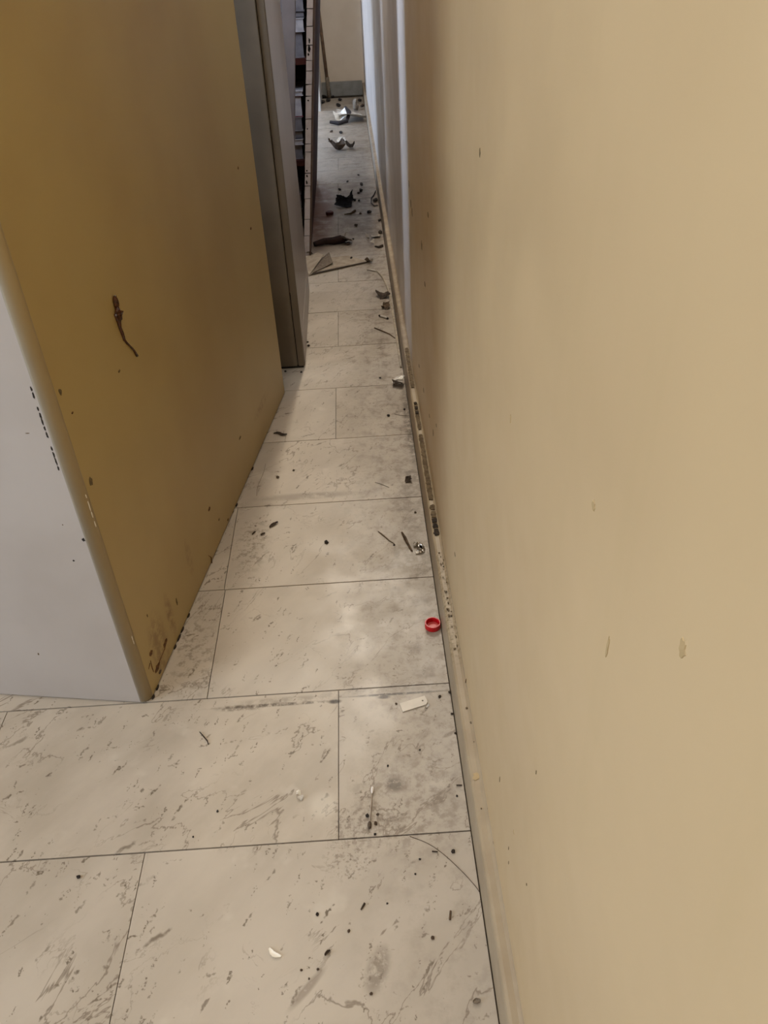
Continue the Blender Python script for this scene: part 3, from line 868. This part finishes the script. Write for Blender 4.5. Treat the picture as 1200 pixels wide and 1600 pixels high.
# foil and wrappers
def foil_c(name, px, py, label, rz, w, h, amp, seed, mat='foil'):
    return put(name, crumple(w, h, amp, seed, 12, .0005, 0.006, .08), mat, px, py, rz, label, 'wrapper')
q = fl(655, 858)
fo = tag(empty('foil_scrap', (q.x, q.y, 0.0003), 0.2), 'shiny crumpled silver foil scrap curled open, beside the skirting', 'wrapper')
bm = bmesh.new()
grid = []
rnd = random.Random(21)
n = 16
for i in range(n):
    a = math.radians(-140 + 260 * i / (n - 1))
    row = []
    for j in range(6):
        r = 0.0125 - 0.0075 * j / 5 + rnd.uniform(-.0012, .0012)
        row.append(Vector((r * math.cos(a), 1.35 * r * math.sin(a), 0.0012 + 0.0075 * math.sin(math.pi * j / 5) * rnd.uniform(.6, 1.15) + rnd.uniform(0, .0012))))
    grid.append(row)
mk('fold', slab_from_top(bm, grid, n, 6, .0006), 'foil', fo)
mk('inner_flap', crumple(.012, .009, .0045, 23, 7, .0004), 'blackbag', fo, (0.006, -0.002, 0.0))
mk('bright_corner', crumple(.009, .008, .004, 25, 6, .0004), 'chip', fo, (-0.0085, -0.0135, 0.0005))
mk('bright_corner', crumple(.009, .006, .004, 26, 6, .0004), 'chip', fo, (-0.006, 0.0165, 0.0005))

q = fl(621, 602)
fw = tag(empty('candy_wrapper', (q.x, q.y, 0.0003), -0.2), 'folded white and brown candy wrapper at the skirting, beyond the foil scrap', 'wrapper')
mk('sheet', crumple(.040, .040, .008, 41, 9, .0006), 'paper', fw, (0, 0.004, 0.011))
mk('fold', crumple(.036, .030, .008, 44, 8, .0006), 'leaf', fw, (0.002, -0.004, 0.0))
mk('flap', crumple(.022, .018, .012, 46, 7, .0005), 'chip', fw, (0.006, 0.006, 0.012))

put('dead_leaf', crumple(.044, .060, .010, 51, 10, .0008, .003), 'leaf', 598, 464, 0.3, 'dark crumpled dead leaf at the skirting, upper of two touching', 'leaf')
put('dead_leaf', crumple(.030, .040, .014, 53, 9, .0008, .006), 'brownleaf', 603, 481, -0.3, 'small dark crumpled leaf just below the larger one at the skirting', 'leaf')
q = fl(600, 497)
sc = tag(empty('cigarette_stub', (q.x, q.y, 0), -0.75), 'bent white cigarette stub with dark end near the skirting', 'cigarette')
mk('paper_tube', tube([(-.016, 0, .004), (0, 0.001, .004), (.016, -.001, .004)], .0036, 8), 'paper', sc, smooth=True)
mk('burnt_end', tube([(-.024, .001, .004), (-.016, 0, .004)], [.003, .0042], 8), 'leaf', sc, smooth=True)
mk('burnt_end', tube([(.016, -.001, .004), (.021, -.001, .004)], [.0042, .0028], 8), 'leaf', sc, smooth=True)

put('plastic_sliver', leaf_mesh(.052, .009, .004, 2, .001, .004), 'plastic', 581, 424, -0.7, 'curved shiny pale sliver lying left of the pale cord', 'plastic scrap')
put('dead_leaf', crumple(.03, .03, .012, 57, 8, .0008), 'greyleaf', 577, 411, 0.5, 'small grey-brown crumpled scrap above the shiny sliver', 'leaf')

# pale cord along the foot of the wall
cpts = []
for px, py in ((590, 426), (596, 432), (602, 442), (607, 455), (610, 470), (614, 492), (619, 520), (623, 548), (627, 575)):
    p_ = fl(px, py)
    cpts.append((min(p_.x, SX - .007), p_.y, .0042))
tag(mk('cord', tube(cpts, .0038, 8), 'cord', None, None, True), 'pale limp cord lying along the foot of the right wall', 'cord')

# folded card sheet beside the steel cabinet
q = fl(520, 413)
cd = tag(empty('folded_card', (q.x + 0.012, q.y - 0.03, 0.0003), 0.05), 'folded grey-beige card sheet with a raised flap, beyond the steel cabinet', 'card')
bm = bmesh.new()
def quad_slab(pts, th):
    bm = bmesh.new()
    t = [bm.verts.new(p) for p in pts]
    b = [bm.verts.new((p[0], p[1], p[2] - th)) for p in pts]
    bm.faces.new(t); bm.faces.new(b[::-1])
    for i in range(len(pts)):
        j = (i + 1) % len(pts)
        bm.faces.new((b[i], b[j], t[j], t[i]))
    return bm
mk('sheet', quad_slab([(-.155, .10, .002), (-.115, -.09, .002), (.145, .02, .002), (.06, .12, .002)], .0018), 'card', cd)
mk('flap', quad_slab([(-.15, .10, .004), (-.112, -.088, .004), (-.045, .09, .022), (-.07, .15, .016)], .0018), 'card', cd)
mk('torn_edge', quad_slab([(-.108, -.088, .0045), (.148, .018, .006), (.147, .026, .005), (-.095, -.066, .0045)], .0018), 'leaf', cd)  # dark slab stands in for the shade along the card's edge
mk('inner_layer', quad_slab([(-.10, -.07, .004), (-.01, .02, .010), (-.02, .12, .022), (-.05, .09, .012)], .0015), 'greyleaf', cd)

# dark rag roll by the bookcase
q = fl(510, 383)
rg = tag(empty('rag_roll', (-0.108, q.y, 0), 0.06), 'dark brown rolled rag poking out from under the bookcase', 'rag')
mk('roll', tube([(-.085, -.01, .012), (-.04, .005, .016), (0, 0, .017), (.035, .012, .018), (.055, .01, .014)], [.010, .014, .016, .018, .010], 10), 'rag', rg)
mk('frayed_end', crumple(.055, .06, .018, 61, 9, .001), 'leaf', rg, (.062, .005, 0))
mk('bright_speck', crumple(.016, .018, .008, 62, 6, .0006), 'foil', rg, (.06, .01, .022))
put('dead_leaf', crumple(.03, .05, .014, 63, 8, .0008), 'leaf', 484, 397, 0.2, 'dark dead leaf against the foot of the white bookcase edge', 'leaf')

# black plastic film scrap
q = fl(538, 320)
bb = tag(empty('plastic_film_scrap', (q.x, q.y, 0.0005), 0.0), 'black crumpled plastic film scrap in the middle of the passage', 'plastic scrap')
mk('film', crumple(.090, .11, .020, 71, 11, .0008, .010), 'blackbag', bb, (0, -0.01, 0))
mk('film', crumple(.062, .10, .012, 72, 9, .0008, .008), 'blackbag', bb, (.022, .065, 0.004))
mk('bright_edge', tube([(-.046, -.03, .012), (-.036, .03, .030), (-.012, .09, .040)], [.002, .003, .0015], 6), 'plastic', bb)  # white tube stands in for the highlight on the film's left edge
q = fl(515, 335)
lid = tag(empty('bottlecap', (q.x, q.y, 0.0003)), 'small dark red round lid lying near the bookcase foot', 'bottle cap')
mk('shell', lathe([(0, 0), (.0185, 0), (.019, .001), (.019, .012), (.0175, .0135), (0, .0135)], 24), 'oxblood', lid)
mk('raised_ring', lathe([(.010, .0134), (.010, .0146), (.012, .0146), (.012, .0134)], 24), 'oxblood', lid)

# heap beyond: dry leaf with foil, torn white paper at the very end
put('dead_leaf', crumple(.13, .16, .030, 81, 12, .001, .012), 'brownleaf', 528, 234, 0.2, 'brown crumpled leaf clump far down the passage', 'leaf')
put('foil_scrap', crumple(.05, .10, .030, 83, 9, .0008, .01), 'foil', 533, 222, 0.3, 'pale glinting foil scrap just beyond the far brown leaf clump', 'wrapper')
put('dead_leaf', crumple(.05, .08, .024, 85, 9, .001, .01), 'leaf', 548, 232, -0.3, 'dark leaf curled at the right of the far brown clump', 'leaf')
q = fl(540, 188)
tp = tag(empty('torn_paper', (q.x, q.y, 0.0005), 0.06), 'large torn white paper with a curled flap near the far wall', 'paper')
mk('sheet', crumple(.24, .34, .022, 91, 12, .001), 'paper', tp, (.035, .0, 0))
mk('curled_flap', tube([(-.12, -.14, .02), (-.06, -.16, .012), (.0, -.15, .02), (.03, .0, .05), (.01, .10, .07)], [.010, .014, .012, .016, .008], 8), 'bookdark', tp)
mk('flap', crumple(.10, .18, .030, 93, 9, .001, .02), 'chip', tp, (-.04, -.04, .02))
put('paper_ball', lump(.022, .04, .04, 95, 2, .5), 'greyleaf', 556, 172, 0.2, 'grey crumpled paper ball on the far torn paper', 'paper scrap')

# wire loop by the far skirting
wp = []
for px, py in ((588, 299), (584, 306), (580, 311), (580, 318), (585, 323), (591, 322)):
    p_ = fl(px, py)
    wp.append((min(p_.x, SX - .008), p_.y, .004))
tag(mk('wire_loop', tube(wp, .0028, 6), 'bookdark', None, None, True), 'thin dark wire loop near the skirting beyond the card', 'wire')

# twigs and slivers
def twig(pts, r, mat, label, group='dry twigs along the right wall'):
    q = [fl(*p_) for p_ in pts]
    base = q[0]
    bm = tube([Vector((a.x - base.x, a.y - base.y, r[i] + .0003)) for i, a in enumerate(q)], r, 6)
    return tag(mk('twig', bm, mat, None, (base.x, base.y, 0)), label, 'twig', group)
twig([(628, 833), (633, 842), (637, 850), (644, 862)], [.0022, .0034, .0026, .0018], 'brownleaf', 'dark brown twig ending at the silver foil scrap')
twig([(591, 831), (600, 838), (608, 845), (616, 850)], [.0012, .0016, .0012, .0010], 'greyleaf', 'thin pale twig left of the dark brown twig')
twig([(585, 513), (597, 518), (609, 523), (617, 529)], [.0018, .0022, .0018, .0014], 'brownleaf', 'thin brown twig slanting towards the skirting below the cigarette stub')
twig([(615, 438), (612, 442), (614, 437), (621, 436)], [.0012, .0028, .0026, .0022], 'leaf', 'short dark twig bent against the skirting above the leaves')
twig([(586, 386), (592, 388), (598, 386)], [.003, .005, .006], 'leaf', 'short dark twig at the skirting beyond the white flakes')
twig([(538, 336), (548, 335), (555, 331)], [.0025, .004, .006], 'brownleaf', 'brown twig just below the black film scrap')
twig([(704, 1424), (703, 1438)], [.0014, .0016], 'brownleaf', 'short brown stalk on the nearest tile row, close to the wall')
twig([(713, 1227.5), (722, 1227.5)], [.0011, .0011], 'leaf', 'tiny dark stalk lying crossways beside the skirting, level with the swab')
twig([(312, 1144), (318, 1151), (324, 1158), (326, 1164)], [.0007, .0011, .0011, .0006], 'leaf', 'thin curved dark stalk alone on the tile right of the cabinet corner', 'dry stalks on the near tiles')
twig([(564, 1422), (570, 1412)], [.0010, .0016], 'leaf', 'short dark sliver alone in the middle of the nearest tile', 'dry stalks on the near tiles')
twig([(675, 1331), (684, 1331.5)], [.0012, .0010], 'leaf', 'small dark stalk just below the nearest joint, close to the wall', 'dry stalks on the near tiles')

# hairs and fine threads
def hair(pts, label, rad=.0004, mat='browncrumb'):
    q = [fl(*p_) for p_ in pts]
    b = q[0]
    fine = []
    for i in range(len(q) - 1):
        p0, p1, p2, p3 = q[max(i - 1, 0)], q[i], q[i + 1], q[min(i + 2, len(q) - 1)]
        for k in range(5):
            t = k / 5
            fine.append(0.5 * ((2 * p1) + (p2 - p0) * t + (2 * p0 - 5 * p1 + 4 * p2 - p3) * t * t + (3 * p1 - p0 - 3 * p2 + p3) * t ** 3))
    fine.append(q[-1])
    return tag(mk('hair', tube([(c.x - b.x, c.y - b.y, rad + .0002) for c in fine], rad, 5), mat, None, (b.x, b.y, 0)), label, 'hair', 'hairs and threads on the floor')
hair([(640, 1307), (668, 1318), (693, 1335), (722, 1362), (742, 1384), (749, 1394)], 'long hair arcing from the nearest joint to the skirting')
hair([(586, 754), (596, 757), (608, 762)], 'short straight thread between the square leaf scrap and mid tile', .0005)
hair([(401, 775), (403, 760), (412, 738), (415, 725)], 'long thin thread curving beside the ochre cabinet side', .0004, 'greyleaf')
hair([(616, 647), (625, 649), (636, 650)], 'short thread pointing at the skirting near the ledge dirt', .0006, 'greyleaf')

# single leaves
put('dry_leaf', leaf_mesh(.040, .0105, .004, 3), 'leaf', 438, 679, -0.3, 'narrow dark dried leaf lying right beside the ochre cabinet side', 'leaf')
put('dry_leaf', leaf_mesh(.026, .0085, .0015, 4), 'leaf', 428, 821, 0.75, 'narrow dark dried leaf slanting, on the tile before the second joint', 'leaf')
put('leaf_scrap', crumple(.018, .020, .005, 101, 8, .0008), 'leaf', 638.5, 751, 0.1, 'square dark leaf scrap near the skirting, before the candy wrapper', 'leaf')
put('paint_flake', leaf_mesh(.0215, .0068, -.003, 6, .0012, .0012), 'chip', 430, 1489, -0.62, 'white curved paint flake on the nearest tile', 'paint flake')
put('leaf_scrap', leaf_mesh(.0095, .004, .0006, 8), 'leaf', 512, 1490, 0.6, 'tiny dark leaf scrap right of the white paint flake', 'leaf')
put('leaf_scrap', leaf_mesh(.0105, .0062, .0004, 10), 'greyleaf', 745, 1566, 0.05, 'small grey-brown chip by the skirting at the bottom edge', 'leaf')
put('leaf_scrap', leaf_mesh(.012, .004, .001, 12), 'leaf', 397, 834.5, 0.9, 'tiny dark leaf sliver left of the slanting leaf, nearer the cabinet', 'leaf')
put('leaf_scrap', leaf_mesh(.011, .005, .001, 14), 'leaf', 411, 835.5, 0.35, 'tiny dark leaf sliver directly below the slanting leaf', 'leaf')
for i, (px, py, lab) in enumerate(((467, 1240, 'upper'), (470, 1247, 'lower'))):
    put('paint_flake', crumple(.009, .010, .0028, 110 + i, 6, .0005), 'chip' if i == 0 else 'paper', px, py, i, '%s of two touching white flakes beside the pale ring on the tile' % lab, 'paint flake')
for i, (px, py, w, lab) in enumerate(((587, 371, .05, 'larger pale paper flake by the skirting, beyond the shiny sliver'), (574, 373, .02, 'small pale flake left of the larger paper flake'), (582, 381, .022, 'small pale flake just below the larger paper flake'))):
    put('paper_flake', crumple(w, w * .8, .010, 120 + i, 8, .0008), 'paper', px, py, 0.2, lab, 'paper scrap')

# crumbs, each its own thing, sized and placed as they lie
CR = [(510, 848, 5, 'crumb', 'black crumb alone in the middle of the tile beyond the red cap'),
      (607, 650, 4, 'crumb', 'black crumb before the candy wrapper, left of the ledge dirt'),
      (434, 746, 3.6, 'browncrumb', 'brown crumb on the tile before the narrow leaf, nearer the cabinet'),
      (459, 735.5, 3, 'browncrumb', 'faint brown crumb right of the crumb nearer the cabinet'),
      (123, 1371, 4.6, 'crumb', 'black crumb alone on the leftmost near tile'),
      (574, 1275, 4.2, 'crumb', 'black crumb touching the swab stick'),
      (587, 1287, 3.8, 'browncrumb', 'brown crumb right of the grimy swab tip'),
      (586, 1304, 3.4, 'crumb', 'black crumb sitting in the joint under the swab'),
      (590, 1273, 3.4, 'browncrumb', 'flat brown crumb right of the middle of the swab'),
      (708, 1331, 4.6, 'crumb', 'black crumb below the nearest joint, closest to the skirting'),
      (656, 1343, 2.6, 'crumb', 'tiny black crumb left of the closest crumb below the joint'),
      (649, 1366, 2.2, 'crumb', 'tiny black dot below the other crumbs near the wall'),
      (676, 1466, 4.0, 'browncrumb', 'brown crumb below the short stalk on the nearest tile'),
      (605, 1412, 2.2, 'crumb', 'tiny black dot right of the dark sliver on the nearest tile'),
      (580, 1553, 3.4, 'browncrumb', 'brown crumb at the foot of the grey smear, bottom edge'),
      (545, 1455, 3.0, 'browncrumb', 'brown crumb above the grey smear on the nearest tile'),
      (471, 1516, 2.6, 'browncrumb', 'small brown crumb below the white paint flake'),
      (483, 1529.5, 2.0, 'browncrumb', 'tiny brown dot below the small crumb under the paint flake'),
      (497, 1515, 3.2, 'browncrumb', 'brown crumb between the leaf scrap and the small crumb'),
      (496, 1429, 3.6, 'crumb', 'flat dark crumb upper right of the white paint flake'),
      (714, 1244, 2.4, 'crumb', 'tiny black crumb beside the skirting below the tiny stalk'),
      (656, 1172, 2.4, 'crumb', 'tiny black dot between the plastic tag and the grey stain'),
      (606, 1197, 2.4, 'crumb', 'tiny black dot above the grey stain by the swab'),
      (340, 1268, 2.6, 'crumb', 'tiny black dot on a marble vein left of the white flakes'),
      (302, 1308, 2.0, 'crumb', 'tiny black dot just above the nearest joint, left half'),
      (619, 1100, 3.0, 'browncrumb', 'brown crumb at the left end of the plastic tag'),
      (687, 1089, 3.6, 'darkgrunge', 'lump of dirt right of the plastic tag'),
      (704, 1082, 3.2, 'darkgrunge', 'lump of dirt in the corner of joint and skirting'),
      (706, 1116, 3.6, 'darkgrunge', 'lump of dirt at the skirting below the plastic tag'),
      (714, 1146, 3.0, 'darkgrunge', 'small lump of dirt at the skirting above the tiny stalk'),
      (632, 640, 2.6, 'crumb', 'tiny black crumb by the skirting right of the crumb before the wrapper'),
      (594, 591, 2.6, 'crumb', 'tiny black crumb left of the candy wrapper'),
      (616, 852, 2.6, 'crumb', 'tiny dark crumb at the end of the pale twig'),
      (649, 801, 3.0, 'browncrumb', 'brown crumb above the silver foil scrap'),
      (471, 582, 3.0, 'crumb', 'dark crumb on the floor right under the steel cabinet front'),
      (446, 581, 3.0, 'crumb', 'dark crumb at the ochre side below the steel cabinet'),
      (482, 541, 3.4, 'darkgrunge', 'lump of dirt at the foot of the steel cabinet side'),
      (481, 535, 2.6, 'darkgrunge', 'small lump of dirt beside the larger one at the steel cabinet side'),
      (564, 298, 4.0, 'crumb', 'dark crumb upper right of the black film'),
      (560, 302, 3.0, 'browncrumb', 'small brown crumb right of the black film'),
      (554, 313, 3.4, 'crumb', 'dark crumb touching the right of the black film'),
      (561, 314, 2.6, 'crumb', 'tiny crumb second to the right of the black film'),
      (588, 314, 5.5, 'crumb', 'black crumb inside the wire loop'),
      (577, 332, 5.0, 'crumb', 'dark flat crumb below the wire loop'),
      (563, 334, 3.0, 'browncrumb', 'small brown crumb left of the flat crumb below the wire loop'),
      (556, 353, 4.0, 'browncrumb', 'brown crumb alone between film scrap and card'),
      (528, 377, 4.2, 'browncrumb', 'brown crumb right of the rag, first of three'),
      (537, 377, 4.0, 'browncrumb', 'brown crumb right of the rag, second of three'),
      (544, 382, 5.0, 'browncrumb', 'brown crumb right of the rag, third of three'),
      (552, 374, 2.6, 'crumb', 'tiny crumb beyond the three brown crumbs'),
      (549, 404, 3.0, 'crumb', 'tiny black crumb at the right tip of the card'),
      (595, 364, 5.0, 'darkgrunge', 'lump of dirt against the skirting above the pale flakes'),
      (594, 345, 3.4, 'darkgrunge', 'small lump of dirt against the skirting below the wire loop'),
      (531, 297, 3.4, 'crumb', 'dark crumb beyond the black film, left of centre'),
      (543, 284, 2.4, 'browncrumb', 'tiny brown crumb beyond the film, single'),
      (560, 274, 2.6, 'browncrumb', 'tiny brown crumb in mid passage beyond the film'),
      (565, 289, 4.0, 'browncrumb', 'brown crumb farthest of those right of the film'),
      (533, 208, 4.0, 'crumb', 'dark crumb between leaf clump and torn paper, right'),
      (518, 206, 3.0, 'browncrumb', 'brown crumb between leaf clump and torn paper, left'),
      (529, 166, 4.6, 'crumb', 'dark crumb just before the far skirting'),
      (531, 157, 4.0, 'crumb', 'dark crumb at the far skirting, centre'),
      (562, 158, 4.0, 'crumb', 'dark crumb at the far skirting, right'),
      (566, 166, 3.6, 'browncrumb', 'brown crumb by the right wall near the torn paper'),
      (513, 158, 5.0, 'crumb', 'black clod left of the far skirting, largest there'),
      (506, 151, 5.0, 'crumb', 'black clod touching the white pilaster'),
      (504, 161, 5.0, 'crumb', 'black clod before the white pilaster'),
      (520, 152, 3.4, 'crumb', 'black clod right of the largest one at the far skirting')]
for i, (px, py, r, mt, lab) in enumerate(CR):
    q = fl(px, py)
    dist = (q - Vector((0, 0, EYE))).length
    s = r * 0.62 / F_PX * dist
    rr = random.Random(i)
    sy = s * rr.uniform(0.8, 1.4) * (1.0 + 0.35 * max(0, q.y - 1.5))
    bm = lump(s, sy, min(s * 0.55, .02), i + 200, 2, 0.45)
    x = min(q.x, SX - s * 1.35)
    tag(mk('crumb', bm, mt, None, (x, q.y, 0.0001), False, rr.uniform(-.3, .3)), lab, 'crumb', 'crumbs scattered on the floor')
